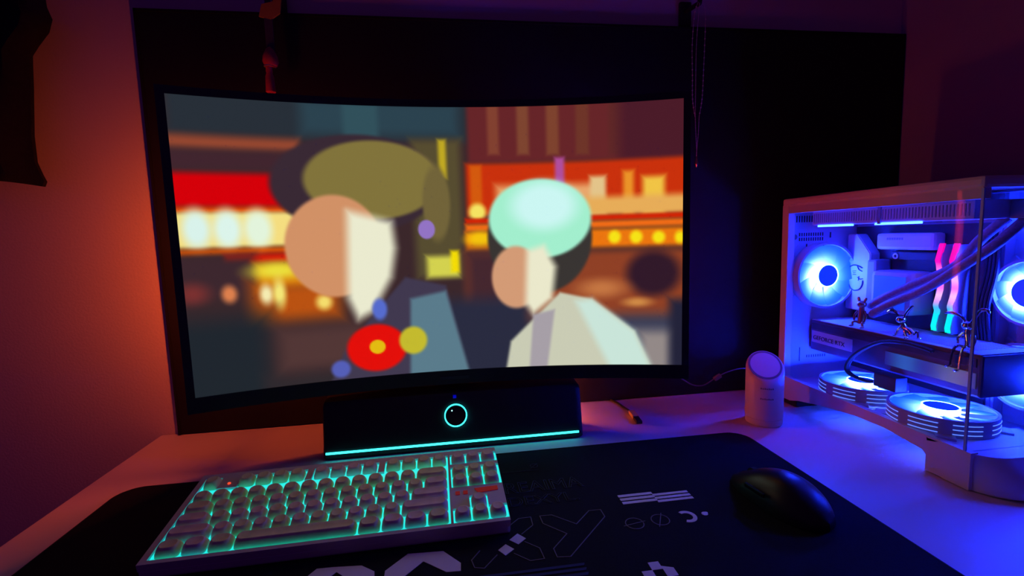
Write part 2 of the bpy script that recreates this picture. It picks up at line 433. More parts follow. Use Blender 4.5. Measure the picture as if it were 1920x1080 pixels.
link('shell', bm, M['bar'], sb, True)
bm = bmesh.new(); tube(bm, [(-.190, -.0375, .0115), (.190, -.0375, .0115)], .0017, 8, smooth=False); link('light_strip', bm, M['cyan'], sb)
tl = Matrix.Translation((0.0, -.0288, .051)) @ Matrix.Rotation(math.radians(90 - 10), 4, 'X')
def sbpart(name, fn, m):
    bm = bmesh.new(); fn(bm); bm.transform(tl); return link(name, bm, m, sb, True)
kn = sbpart('knob', lambda b: cyl(b, (0, 0, .002), .0150, .004, n=40), M['gloss'])
o = sbpart('light_ring', lambda b: ringm(b, (0, 0, .0022), .0172, .0155, .0024), M['cyan'])
o = sbpart('knob_dot', lambda b: ball(b, (-.0055, .0078, .0042), .0010, .0010, .0004, 10), M['cyandot'])
bm = bmesh.new(); box(bm, -.003, .002, -.0262, -.0215, .0765, .0805, bev=.0006); link('status_light', bm, M['blueled'], sb)

# ------------------------------------------------------------------ desk mat
dm = empty('desk_mat', (0.0, -0.385, 0.0))
tag(dm, 'long black cloth desk mat printed with white and grey letters and stripes', 'desk mat')
def dchild(name, bm, m): bm.transform(Matrix.Translation((0, 0.385, 0))); return link(name, bm, m, dm)
bm = bmesh.new(); prism(bm, rrect(-0.432, 0.449, -0.585, -0.185, 0.028, 10), 0.0, 0.003); dchild('cloth', bm, M['mat'])
bm = bmesh.new(); pts = rrect(-0.4312, 0.4482, -0.5842, -0.1858, 0.0275, 10); lines2d(bm, pts, .0016, .0002, .0033, True); dchild('stitched_edge', bm, M['matedge'])
z0, z1 = .0030, .0034
bm = bmesh.new()
for A in ([(0.0538, -0.3864), (0.0637, -0.3773), (0.0712, -0.387), (0.062, -0.395)], [(0.0405, -0.4004), (0.0491, -0.3926), (0.0566, -0.4017), (0.0469, -0.4098)]): prism(bm, A, z0, z1)
dchild('printed_diamonds', bm, M['print']); bm = bmesh.new()
for (xa, ya, xb, yb) in ((0.1938, -0.3255, 0.2365, -0.3478), (0.2356, -0.3305, 0.2800, -0.3512)):
    for k in range(3):
        t0 = ya + (yb - ya) * (k / 3 + .03); t1 = ya + (yb - ya) * (k / 3 + .25); prism(bm, [(xa, t0), (xb, t0), (xb, t1), (xa, t1)], z0, z1)
dchild('printed_bars', bm, M['print']); bm = bmesh.new()
B = [(-0.0695, -0.4196), (-0.0696, -0.4108), (-0.0497, -0.3894), (-0.0145, -0.3918), (0.0025, -0.4127), (0.0021, -0.424), (-0.0115, -0.423), (-0.0337, -0.4037), (-0.0516, -0.4229)]
prism(bm, B, z0, z1); dchild('printed_letter', bm, M['print']); bm = bmesh.new()
prism(bm, [(-0.1448, -0.414), (-0.1420, -0.405), (-0.1359, -0.3957), (-0.1204, -0.3962), (-0.0933, -0.3989), (-0.0797, -0.4097), (-0.0785, -0.418), (-0.1020, -0.4172), (-0.1157, -0.4039), (-0.1222, -0.412)], z0, z1)
dchild('printed_letter', bm, M['print']); bm = bmesh.new()
AN = [math.radians(t) for t in range(120, -130, -12)]
prism(bm, [(0.2535 + .0108 * math.cos(a), -0.382 + .0108 * math.sin(a)) for a in AN] + [(0.2535 + .0064 * math.cos(a), -0.382 + .0064 * math.sin(a)) for a in reversed(AN)], z0, z1)
prism(bm, [(0.2755 + .0036 * math.cos(a * PI / 6) + (.0015 if a in (1, 2) else 0), -0.3805 + .0036 * math.sin(a * PI / 6)) for a in range(12)], z0, z1)
dchild('printed_crescent', bm, M['print']); bm = bmesh.new()
s = .0105
for i in range(4):
    for j in range(4):
        if (i + j) % 2 == 0 and (j > 0 or i > 0): prism(bm, [(0.1585 + i * s, -0.4450 - j * s + (.004 if i > 2 else 0)), (0.1585 + (i + 1) * s, -0.4450 - j * s), (0.1585 + (i + 1) * s, -0.4450 - (j + 1) * s), (0.1585 + i * s, -0.4450 - (j + 1) * s)], z0, z1)
dchild('printed_checker', bm, M['print'])
bm = bmesh.new()
lines2d(bm, [(0.0934, -0.3502), (0.1069, -0.3507), (0.1299, -0.3725), (0.1507, -0.3505), (0.1644, -0.351), (0.1647, -0.3649), (0.1097, -0.4231), (0.0966, -0.4214), (0.096, -0.4082), (0.1153, -0.387), (0.0941, -0.3647)], .0009, z0, z1, True)
lines2d(bm, [(0.0592, -0.36), (0.069, -0.3507), (0.083, -0.3503), (0.0826, -0.3655), (0.068, -0.379)], .0009, z0, z1)
lines2d(bm, [(0.0692, -0.392), (0.0824, -0.4048), (0.0838, -0.4214), (0.0699, -0.422), (0.0557, -0.4082)], .0009, z0, z1)
lines2d(bm, [(0.0386, -0.4074), (0.0244, -0.4244), (0.0154, -0.4219), (0.013, -0.4107), (0.022, -.398)], .0009, z0, z1)
for cx, cy, an in ((0.1921, -0.3834, 10), (0.2222, -0.3821, 62)):
    lines2d(bm, [(cx + .0098 * math.cos(k * PI / 14), cy + .0098 * math.sin(k * PI / 14)) for k in range(28)], .0010, z0, z1, True)
    c_, s_ = math.cos(math.radians(an)) * .013, math.sin(math.radians(an)) * .013; lines2d(bm, [(cx - c_, cy - s_), (cx + c_, cy + s_)], .0009, z0, z1)
tag(dchild('outline_print', bm, M['dimprint']), 'thin grey printed outlines')
bm = bmesh.new()
for k in range(3):
    if k: dchild('printed_stripes', bm, bpy.data.materials.get('mat_blue_print') or mat('mat_blue_print', (0.05, 0.07, 0.16), 0.85, spec=.1)); bm = bmesh.new()
    prism(bm, [(0.0197 + .004 * k, -0.434 - .0065 * k), (0.1205, -0.434 - .0065 * k), (0.1190, -0.4375 - .0065 * k), (0.0217 + .004 * k, -0.4375 - .0065 * k)], z0, z1)
dchild('printed_stripes', bm, bpy.data.materials['mat_blue_print']); bm = bmesh.new()
lines2d(bm, [(0.064, -0.2435), (0.1135, -0.2440)], .0006, z0, z1)
dchild('printed_line', bm, M['faint']); bm = bmesh.new()
lines2d(bm, [(0.1091 + .005 * math.cos(k * PI / 8), -0.2320 + .0055 * math.sin(k * PI / 8)) for k in range(16)], .0007, z0, z1, True); lines2d(bm, [(0.103, -0.239), (0.115, -0.2255)], .0007, z0, z1)
dchild('printed_symbol', bm, M['faint'])
T0 = Matrix.Translation((0, 0.385, 0))
def mtext(s, x, y, size, sy, m=M['faint']):
    return text('lettering', s, size, m, dm, T0 @ Matrix.Translation((x, y, z0 + .0003)) @ Matrix.Diagonal((1, sy, 1, 1)), outline=True)
mtext('REAIMA', 0.060, -0.297, .029, 1.2); mtext('DEXYL.', 0.060, -0.326, .027, 1.0)

# ------------------------------------------------------------------ keyboard
kb = empty('mechanical_keyboard', (-0.301, -0.3817, 0.0032), (0.133, 0, 0.018)); D = 0.0168; U = 0.01905
tag(kb, 'pale mechanical keyboard with round cream keycaps and cyan backlight, tilted on the mat', 'keyboard')
X0 = 0.0086; Y0 = 0.0075; FG = 0.42
KBW = 0.358; KBD = 0.1395
def kmesh(name, bm, m, sm=False): return link(name, bm, m, kb, sm)
bm = bmesh.new()
box(bm, 0, KBW, 0, KBD, 0, D - .006, bev=.0025)
yt = Y0 + (6 + FG) * U + .0010; xm = X0 + 15 * U + .0012; xn = X0 + 15.25 * U - .0008; xe = X0 + 18.25 * U + .0018
yn0 = Y0 + 3 * U - .0008; ya1 = Y0 + U + .001; yf = Y0 + (5 + FG) * U - .001
xu0 = X0 + 16.25 * U - .0008; xu1 = X0 + 17.25 * U + .0008; yu = Y0 + 2 * U + .001
zt0, zt1 = D - .0075, D
for r in ((0, KBW, 0, Y0 - .0026), (0, KBW, yt, KBD), (0, X0 - .0020, Y0 - .0026, yt), (xe, KBW, Y0 - .0026, yt), (xm, xn, Y0 - .0026, yt),
          (xn, xe, yu, yn0), (xn, xu0, ya1, yu), (xu1, xe, ya1, yu), (xn, xe, Y0 + 5 * U + .0008, yf),
          (X0 - .0020 + U, X0 + 2 * U + .0008, yf, yt), (X0 + 6 * U + .001, X0 + 6.5 * U - .001, yf, yt), (X0 + 10.5 * U + .001, X0 + 11 * U - .001, yf, yt)):
    box(bm, r[0], r[1], r[2], r[3], zt0, zt1)
kmesh('case', bm, M['kcase'])
bm = bmesh.new(); box(bm, X0 - .002, xe, Y0 - .0026, yt, D - .0042, D - .0030); tag(kmesh('glow_plate', bm, M['plate']), 'plate glowing cyan between the keys')
for fx in (.03, KBW - .05):
    bm = bmesh.new(); v = box(bm, fx, fx + .02, KBD - .022, KBD - .012, -.0155, .001, bev=.001); kmesh('rear_foot', bm, M['rubber'])
def keymesh(wu, hh=.0092):
    W = wu * U; bm = bmesh.new(); rings = []
    for z, ins, r in ((0, .0009, .0036), (.0030, .0011, .0042), (hh - .0022, .0023, .0054), (hh - .0006, .0031, .0058), (hh, .0042, .0050), (hh - .0004, .0060, .0032)):
        ring = rrect(ins, W - ins, ins, U - ins, min(r, (U - 2 * ins) / 2 - .0001), 5)
        rings.append([bm.verts.new((x, y + (z / hh) * .0006, z)) for x, y in ring])
    n = len(rings[0])
    for i in range(len(rings) - 1):
        for j in range(n): bm.faces.new((rings[i][j], rings[i][(j + 1) % n], rings[i + 1][(j + 1) % n], rings[i + 1][j]))
    bm.faces.new(rings[0][::-1]); bm.faces.new(rings[-1])
    return bm
KM = {}
def key(x, row, wu, pink, y=None):
    k = (wu, pink)
    if k not in KM:
        o = link('keycap', keymesh(wu), M['kpink'] if pink else M['kcap'], kb, True); KM[k] = o
    else:
        o = KM[k].copy(); col.objects.link(o)
    o.location = (X0 + x * U, Y0 + (row if y is None else y) * U, D - .0030)
rows = [[1.25, 1.25, 1.25, 6.25, 1.25, 1.25, 1.25, 1.25], [2.25] + [1] * 10 + [2.75], [1.75] + [1] * 11 + [2.25], [1.5] + [1] * 12 + [1.5], [1] * 13 + [2]]
pk = [[0, 1, 0, 0, 0, 1, 1, 0], [1, 1, 0, 1, 0, 1, 0, 0, 1, 0, 0, 1], [1, 0, 1, 1, 0, 1, 1, 1, 1, 1, 1, 1, 1], [0, 0, 0, 0, 1, 0, 1, 0, 0, 0, 0, 1, 0, 1], [0] * 14]
for r, ws in enumerate(rows):
    x = 0
    for i, wu in enumerate(ws): key(x, r, wu, pk[r][i]); x += wu
for i, x in enumerate([0, 2, 3, 4, 5, 6.5, 7.5, 8.5, 9.5, 11, 12, 13, 14, 15.25, 16.25, 17.25]): key(x, 5, 1, 5 <= i <= 8 or i > 12, 5 + FG)
for x in (15.25, 16.25, 17.25):
    key(x, 4, 1, 0); key(x, 3, 1, 0); key(x, 0, 1, x != 16.25)
key(16.25, 1, 1, 1)
bm = bmesh.new(); cyl(bm, (X0 + 1.5 * U, Y0 + (5.35 + FG) * U, D + .0004), .0016, .0012, n=16); tag(kmesh('indicator_light', bm, M['redled']), 'small red indicator light')
bm = bmesh.new(); prism(bm, [(xn + .030, yu + .003), (xn + .053, yu + .005), (xn + .053, yu + .012), (xn + .026, yu + .011)], D, D + .0008); tag(kmesh('red_tag', bm, M['reddim']), 'red badge above the arrow keys')
bm = bmesh.new(); box(bm, xn + .004, xn + .009, yu + .003, yu + .009, D, D + .0006); box(bm, xn + .013, xn + .018, yu + .003, yu + .009, D, D + .0006); tag(kmesh('red_mark', bm, M['reddim']), 'two dim red status marks')

# ------------------------------------------------------------------ mouse
ms = empty('mouse', (0.372, -0.372, 0.003), (0, 0, 0.16))
tag(ms, 'black computer mouse with a blue sheen at the right end of the mat', 'mouse')
def mouse_shell(bm, L=.128, W=.072, H=.039, zmin=0.0, a0=0, a1=1, grow=0.0):
    nu, nv = 28, 20; rings = []
    for i in range(nu + 1):
        t = i / nu; y = -L / 2 + L * t
        e = math.sin(PI * min(max(t, .0), 1)) ** .42 if 0 < t < 1 else 0.02
        e = max(e, .02); hw = W / 2 * e * (1 - .10 * math.sin(PI * t) ** 4) * (1.0 - .08 * t); hh = H * (math.sin(PI * (t * .86 + .10)) ** .75) * max(e, .25) ** .5
        hh *= (1.08 - .35 * t)
        ring = []
        for j in range(nv + 1):
            a = PI * j / nv; ring.append(bm.verts.new((math.cos(a) * (hw + grow) * (1 + .06 * math.sin(a * 2)), y, .0008 + max(0, math.sin(a)) ** .7 * (hh + grow))))
        rings.append(ring)
    for i in range(nu):
        for j in range(nv): bm.faces.new((rings[i][j], rings[i][j + 1], rings[i + 1][j + 1], rings[i + 1][j]))
    bmesh.ops.holes_fill(bm, edges=[e for e in bm.edges if e.is_boundary], sides=0)
bm = bmesh.new(); mouse_shell(bm); link('shell', bm, M['mouse'], ms, True)
def mh(y, L=.128, H=.039):
    t = (y + L / 2) / L; e = max(math.sin(PI * t) ** .42, .02); return H * (math.sin(PI * (t * .86 + .10)) ** .75) * max(e, .25) ** .5 * (1.08 - .35 * t)
bm = bmesh.new(); cyl(bm, (0, .036, mh(.036) - .0065), .0085, .006, 'x', 24); link('scroll_wheel', bm, M['rubber'], ms, True)
for sx in (-1, 1):
    bm = bmesh.new(); tube(bm, [(sx * .0045, y, mh(y) + .0004) for y in (.054, .046, .036, .024, .012)], .0004, 6); link('button_seam', bm, M['rubber'], ms)
bm = bmesh.new(); box(bm, -.0345, -.0315, -.012, .016, .016, .021, bev=.001); link('side_button', bm, M['gloss'], ms)

# ------------------------------------------------------------------ white round-topped device
dv = empty('white_speaker', (0.514, -0.150, 0.0), (0, 0, math.radians(-28)))
tag(dv, 'white cylindrical speaker with a slanted round top, left of the glowing computer', 'speaker')
R0 = .0285; n = 48; zc, sl = .096, 0.68
bm = bmesh.new(); levels = []
for z, r in ((0.0, .0265), (.001, R0 - .001), (.003, R0 - .0006), (.0105, R0 - .0006), (.011, R0 - .0012), (.0122, R0 - .0012), (.0128, R0)):
    levels.append([bm.verts.new((r * math.cos(2 * PI * j / n), r * math.sin(2 * PI * j / n), z)) for j in range(n)])
def slant(r, off):
    return [bm.verts.new((r * math.cos(2 * PI * j / n), r * math.sin(2 * PI * j / n), zc + sl * r * math.sin(2 * PI * j / n) + off)) for j in range(n)]
levels += [slant(R0, -.006), slant(R0 - .0006, -.0025), slant(R0 - .002, -.0002), slant(R0 - .003, .0)]
for i in range(len(levels) - 1):
    for j in range(n): bm.faces.new((levels[i][j], levels[i][(j + 1) % n], levels[i + 1][(j + 1) % n], levels[i + 1][j]))
bm.faces.new(levels[0][::-1]); bm.faces.new(levels[-1])
link('body', bm, M['white'], dv, True)
tm = Matrix.Translation((0, 0, zc)) @ Matrix.Rotation(math.atan(sl), 4, 'X') @ Matrix.Diagonal((1, math.sqrt(1 + sl * sl), 1, 1))
bm = bmesh.new(); ringm(bm, (0, 0, .0004), .0248, .0220, .0008); bm.transform(tm); link('groove_ring', bm, M['wgroove'], dv)
bm = bmesh.new(); cyl(bm, (0, 0, .0005), .0218, .0010, n=48); bm.transform(tm); link('top_disc', bm, M['white'], dv)
bm = bmesh.new()
for zz in (.064, .047):
    for k in range(7):
        a = -PI / 2 + (k - 3) * .10; p = Vector((R0 * math.cos(a), R0 * math.sin(a), zz)); box(bm, -.0011, .0011, -.0003, .0003, -.001, .001 if k % 2 else .0016, mtx=Matrix.Translation(p) @ Matrix.Rotation(a + PI / 2, 4, 'Z'))
link('lettering', bm, M['wtext'], dv)

# ------------------------------------------------------------------ loose cables
bm = bmesh.new(); tube(bm, [(0.30, -.085, .095), (0.375, -.080, .078), (0.409, -.080, .0575), (0.4273, -.080, .047), (0.4476, -.080, .0455), (0.468, -.080, .0560), (0.4934, -.080, .0667), (0.5244, -.083, .0714), (0.565, -.075, .055), (0.580, -.055, .012), (0.60, -.040, .0015)], .0011, 8)
wr = link('cable', bm, M['wire'], None, True); wr2 = empty('hanging_cable', (0.45, -.08, .045)); wr.parent = wr2; wr.data.transform(Matrix.Translation((-.45, .08, -.045)))
tag(wr2, 'thin grey cable sagging in front of the black board behind the white speaker', 'cable')
bm = bmesh.new(); box(bm, -.007, .007, -.003, .003, -.0035, .0035, bev=.001, mtx=Matrix.Translation((.023, 0, .013)) @ Matrix.Rotation(-.5, 4, 'Y')); link('inline_connector', bm, M['wgroove'], wr2)
us = empty('usb_cable', (0.312, -0.07, 0.0)); tag(us, 'short dark cable with a pale plug, orange light put into its colour, lying on the desk right of the soundbar', 'cable')
bm = bmesh.new(); tube(bm, [(0.300, 0.0075, .0020), (0.309, -0.013, .0020), (0.3127, -0.0432, .0022), (0.3156, -0.0713, .0035)], .0018, 8); child('cord', bm, M['blackpl'], us, True)
bm = bmesh.new(); box(bm, -.0055, .0055, -.028, 0, .0004, .0072, bev=.0015, mtx=Matrix.Translation((.3160, -.0700, 0)) @ Matrix.Rotation(-.12, 4, 'Z')); child('plug_body', bm, M['usbpl'], us)
bm = bmesh.new(); box(bm, -.0048, .0048, -.050, -.028, .0012, .0062, bev=.0006, mtx=Matrix.Translation((.3160, -.0700, 0)) @ Matrix.Rotation(-.12, 4, 'Z')); child('plug_tip', bm, M['blackpl'], us)

# ------------------------------------------------------------------ things hanging on the wall
cl = empty('hanging_cloth', (-0.62, -0.03, 0.41)); tag(cl, 'dark cloth hanging down the wall at the far left edge', 'cloth')
prof = [(.95, -.560), (.80, -.545), (.70, -.553), (.667, -.5517), (.650, -.5465), (.632, -.5527), (.613, -.5681), (.599, -.5779), (.559, -.5814), (.486, -.589), (.448, -.5894), (.430, -.584), (.420, -.5802), (.4125, -.5835)]
bm = bmesh.new(); F = []; Bk = []; nn = 26
for z, xr in prof:
    rf, rb = [], []
    for i in range(nn + 1):
        t = i / nn; x = xr - t * (.30 + .02 * math.sin(z * 9)); y = -.052 + .007 * math.sin(t * 17 + z * 5) + .004 * math.sin(t * 41 + z * 13)
        zz = z + (0.004 * math.sin(t * 9) + .002 * t * 10 if z < .42 else 0)
        if i == 0: y = -.045
        rf.append(bm.verts.new((x, y, zz))); rb.append(bm.verts.new((x, y + .006, zz)))
    F.append(rf); Bk.append(rb)
for G in (F, Bk):
    for a in range(len(prof) - 1):
        for i in range(nn): bm.faces.new((G[a][i], G[a][i + 1], G[a + 1][i + 1], G[a + 1][i]))
for a in range(len(prof) - 1):
    for i in (0, nn): bm.faces.new((F[a][i], F[a + 1][i], Bk[a + 1][i], Bk[a][i]))
for a in (0, -1):
    for i in range(nn): bm.faces.new((F[a][i], F[a][i + 1], Bk[a][i + 1], Bk[a][i]))
child('fabric', bm, M['cloth'], cl, True)
bm = bmesh.new(); tube(bm, [(-.69, .0118, .93), (-.69, -.075, .935)], .006, 10, smooth=False); child('wall_peg', bm, M['blackpl'], cl, True)

def hook(root, x, z, y1):
    bm = bmesh.new(); box(bm, x - .011, x + .011, .004, .0118, z - .012, z + .03, bev=.002); tube(bm, [(x, .006, z + .012), (x, y1, z + .008), (x, y1 - .012, z + .006), (x, y1 - .016, z + .02)], .004, 10); child('wall_hook', bm, M['blackpl'], root, True)
og = empty('hanging_charm', (-0.25, -0.036, 0.55)); tag(og, 'hanging charm with a yellow tab, dark strap and small red tassel, above the monitor', 'charm')
hook(og, -.247, .700, -.028)
bm = bmesh.new(); prism(bm, [(-.017, .0), (-.012, .018), (.004, .022), (.012, .034), (.018, .034), (.014, .006), (.0, -.004)], -.0015, .0015, mtx=Matrix.Translation((-.2475, -.038, .664)) @ Matrix.Rotation(PI / 2, 4, 'X')); child('yellow_tab', bm, M['yellow'], og)
bm = bmesh.new(); box(bm, -.2575, -.2455, -.0392, -.0368, .604, .672, bev=.0006); box(bm, -.2560, -.2470, -.0360, -.0340, .610, .705, bev=.0006); child('strap', bm, M['strap'], og)
bm = bmesh.new(); lathe(bm, [(.0015, .620), (.006, .616), (.0105, .606), (.0115, .598), (.009, .592), (.0035, .590)], (-.2530, -.038, 0), 20); child('bead', bm, M['redtas'], og, True)
bm = bmesh.new(); lathe(bm, [(.003, .5915), (.0045, .590), (.0050, .584), (.0044, .581), (.0062, .576), (.0072, .553), (.0040, .551)], (-.2560, -.038, 0), 20); child('tassel', bm, M['redtas'], og, True)
bm = bmesh.new(); ringm(bm, (-.2545, -.038, .591), .0085, .0070, .0014, 'z', 24); child('cord_ring', bm, M['usbmetal'], og)

nk = empty('necklace', (0.452, -0.036, 0.43)); tag(nk, 'thin beaded metal necklace with a small copper pendant hanging right of the monitor', 'necklace')
hook(nk, .452, .702, -.030)
def strand(name, pts, r, step):
    bm = bmesh.new(); P = spline(pts, 10); acc = 0; tube(bm, pts, .00045, 5)
    for i in range(1, len(P)):
        acc += (P[i] - P[i - 1]).length
        if acc > step: ball(bm, P[i], r, n=8); acc = 0
    child(name, bm, M['silver'], nk, True)
strand('left_strand', [(.448, -.046, .708), (.4425, -.044, .690), (.4408, -.040, .64), (.4428, -.038, .59), (.4440, -.037, .55), (.4495, -.036, .520)], .0013, .007)
strand('right_strand', [(.456, -.046, .708), (.4625, -.044, .690), (.4638, -.040, .64), (.4632, -.038, .59), (.4618, -.037, .55), (.4572, -.036, .520)], .0013, .007)
strand('inner_strand', [(.450, -.047, .706), (.4475, -.042, .64), (.4490, -.038, .56), (.4500, -.036, .520), (.4525, -.036, .475), (.4535, -.036, .463)], .0008, .004)
strand('lower_strand', [(.4572, -.036, .520), (.4560, -.036, .49), (.4535, -.036, .463), (.4530, -.036, .450)], .0008, .004)
bm = bmesh.new(); lathe(bm, [(.0006, .4515), (.0015, .449), (.0030, .443), (.0034, .439), (.0022, .4345), (.0006, .432)], (.4530, -.036, 0), 16); tag(child('pendant', bm, M['copper'], nk, True), 'small copper drop pendant')

# ------------------------------------------------------------------ desktop computer in a glass case
pc = empty('desktop_computer', (0.735, -0.22, 0.0))
tag(pc, 'white glass-sided desktop computer glowing blue inside, standing at the right end of the desk', 'computer')
def pp(name, bm, m, sm=False, par=None, label=None):
    bm.transform(Matrix.Translation((-0.735, 0.22, 0.0))); o = link(name, bm, m, par or pc, sm)
    if label: tag(o, label)
    return o
XL, XR, YB, YF, ZT = .605, .866, -.062, -.386, .371
bm = bmesh.new(); box(bm, XL, XR, YF, YB, .357, ZT, bev=.004); box(bm, XL + .001, XL + .012, YF + .002, YB - .002, .345, .358)
pp('top_panel', bm, M['pcwhite'])
bm = bmesh.new(); box(bm, XL, XL + .014, YB - .016, YB, .012, .360, bev=.002); pp('rear_post', bm, M['pcwhite'])
bm = bmesh.new(); box(bm, XR - .014, XR, YB - .016, YB, .012, .360, bev=.002); pp('rear_post', bm, M['pcwhite'])
bm = bmesh.new(); box(bm, XL + .012, XR - .012, YB - .008, YB - .004, .030, .358); rp = pp('rear_panel', bm, M['pcin'])
bm = bmesh.new(); yy = YB - .0082
for k in range(9): box(bm, .6215 + k * .0050, .6237 + k * .0050, yy - .0004, yy, .3290, .3405)
for k in range(11): box(bm, .6330 + k * .0046, .6350 + k * .0046, yy - .0004, yy, .3040, .3100); box(bm, .6330 + k * .0046, .6350 + k * .0046, yy - .0004, yy, .2955, .3015)
for k in range(9): box(bm, .6560 + k * .0046, .6576 + k * .0046, yy - .0004, yy, .0800, .0850)
box(bm, .641, .6425, yy - .0004, yy, .074, .100); box(bm, .6945, .6970, yy - .0004, yy, .300, .310)
for i in range(13):
    for j in range(9):
        x = .6220 + i * .0085; z = .185 + j * .013
        if math.hypot(x - .6750, z - .234) < .053: box(bm, x, x + .0022, yy - .0004, yy, z + (.005 if i % 2 else 0), z + .009 + (.005 if i % 2 else 0))
pp('vent_slots', bm, M['pcdark'], par=rp)
bm = bmesh.new(); cyl(bm, (.6235, yy, .303), .005, .003, 'y', 20); pp('thumb_screw', bm, M['wire'], par=rp)
# bottom frame with arched lower edge
bm = bmesh.new()
low = [(-.062, .010), (-.095, .010), (-.115, .016), (-.17, .026), (-.23, .033), (-.28, .034), (-.335, .027), (-.350, .012), (-.362, .001), (-.392, .001)]
a = [bm.verts.new((XL, y, z)) for y, z in low] + [bm.verts.new((XL, -.392, .047)), bm.verts.new((XL, -.062, .051))]
b = [bm.verts.new((v.co.x + .010, v.co.y, v.co.z)) for v in a]
bm.faces.new(a); bm.faces.new(b[::-1])
for i in range(len(a)): bm.faces.new((a[i], a[(i + 1) % len(a)], b[(i + 1) % len(a)], b[i]))
pp('bottom_rail', bm, M['pcwhite'])
bm = bmesh.new(); box(bm, .724, XR - .002, YF, YB - .008, .036, .0415); box(bm, XL + .010, .7245, -.128, YB - .008, .036, .0415); box(bm, XL + .010, .7245, YF, -.356, .036, .0415); box(bm, XL + .010, .7245, -.246, -.237, .036, .0415)
for k in range(40):
    y = -.354 + k * .0058
    if y < -.132: box(bm, XL + .010, .7245, y, y + .0029, .038, .0405)
fl = pp('case_floor', bm, M['pcin'])
bm = bmesh.new(); box(bm, XL + .004, XL + .05, -.105, -.070, .0, .014, bev=.003); pp('rear_foot', bm, M['rubber'])
bm = bmesh.new(); box(bm, XR - .05, XR - .004, -.105, -.070, .0, .037, bev=.003); pp('rear_foot', bm, M['rubber'])
bm = bmesh.new(); L = []
def chin(z, g):
    P = [(XL + .0, -.340), (XL + .001 * g, -.355)]
    for k in range(9):
        a_ = PI + PI / 2 * k / 8; rx, ry = .045, .030 + .022 * g; P.append((XL + .002 * g + rx + rx * math.cos(a_), -.378 + ry * math.sin(a_)))
    P += [(.72, -.414 - .026 * g), (.80, -.414 - .026 * g), (XR, -.408 - .024 * g), (XR, -.34)]
    return [bm.verts.new((x, y, z)) for x, y in P]
for z, g in ((.0015, .75), (.004, 1.0), (.012, 1.0), (.030, .55), (.041, .12), (.045, 0.0), (.0455, -.08)): L.append(chin(z, g))
m_ = len(L[0])
for i in range(len(L) - 1):
    for j in range(m_): bm.faces.new((L[i][j], L[i][(j + 1) % m_], L[i + 1][(j + 1) % m_], L[i + 1][j]))
bm.faces.new(L[0][::-1]); bm.faces.new(L[-1])
pp('front_chin', bm, M['pcwhite'], True)
bm = bmesh.new(); box(bm, XL + .0005, XL + .0035, YF + .004, YB - .017, .050, .3565); pp('side_glass', bm, M['glass'], label='clear glass left side panel')
bm = bmesh.new(); box(bm, XL + .004, XR - .002, YF, YF + .003, .0455, .3565); pp('front_glass', bm, M['glass'], label='clear glass front panel')
bm = bmesh.new(); box(bm, XL + .0003, XL + .0024, YF + .0004, YF + .0032, .046, .3568); pp('glass_edge', bm, M['glassedge'])
bm = bmesh.new(); box(bm, .750, .754, -.300, -.071, .0415, .357); tray = pp('motherboard_tray', bm, M['pcin'])
bm = bmesh.new(); box(bm, .768, .772, YF + .006, -.300, .0415, .357); box(bm, .752, .770, -.304, -.300, .0415, .357); box(bm, XR - .004, XR, YF, YB - .016, .030, .358); pp('inner_wall', bm, M['pcin'])
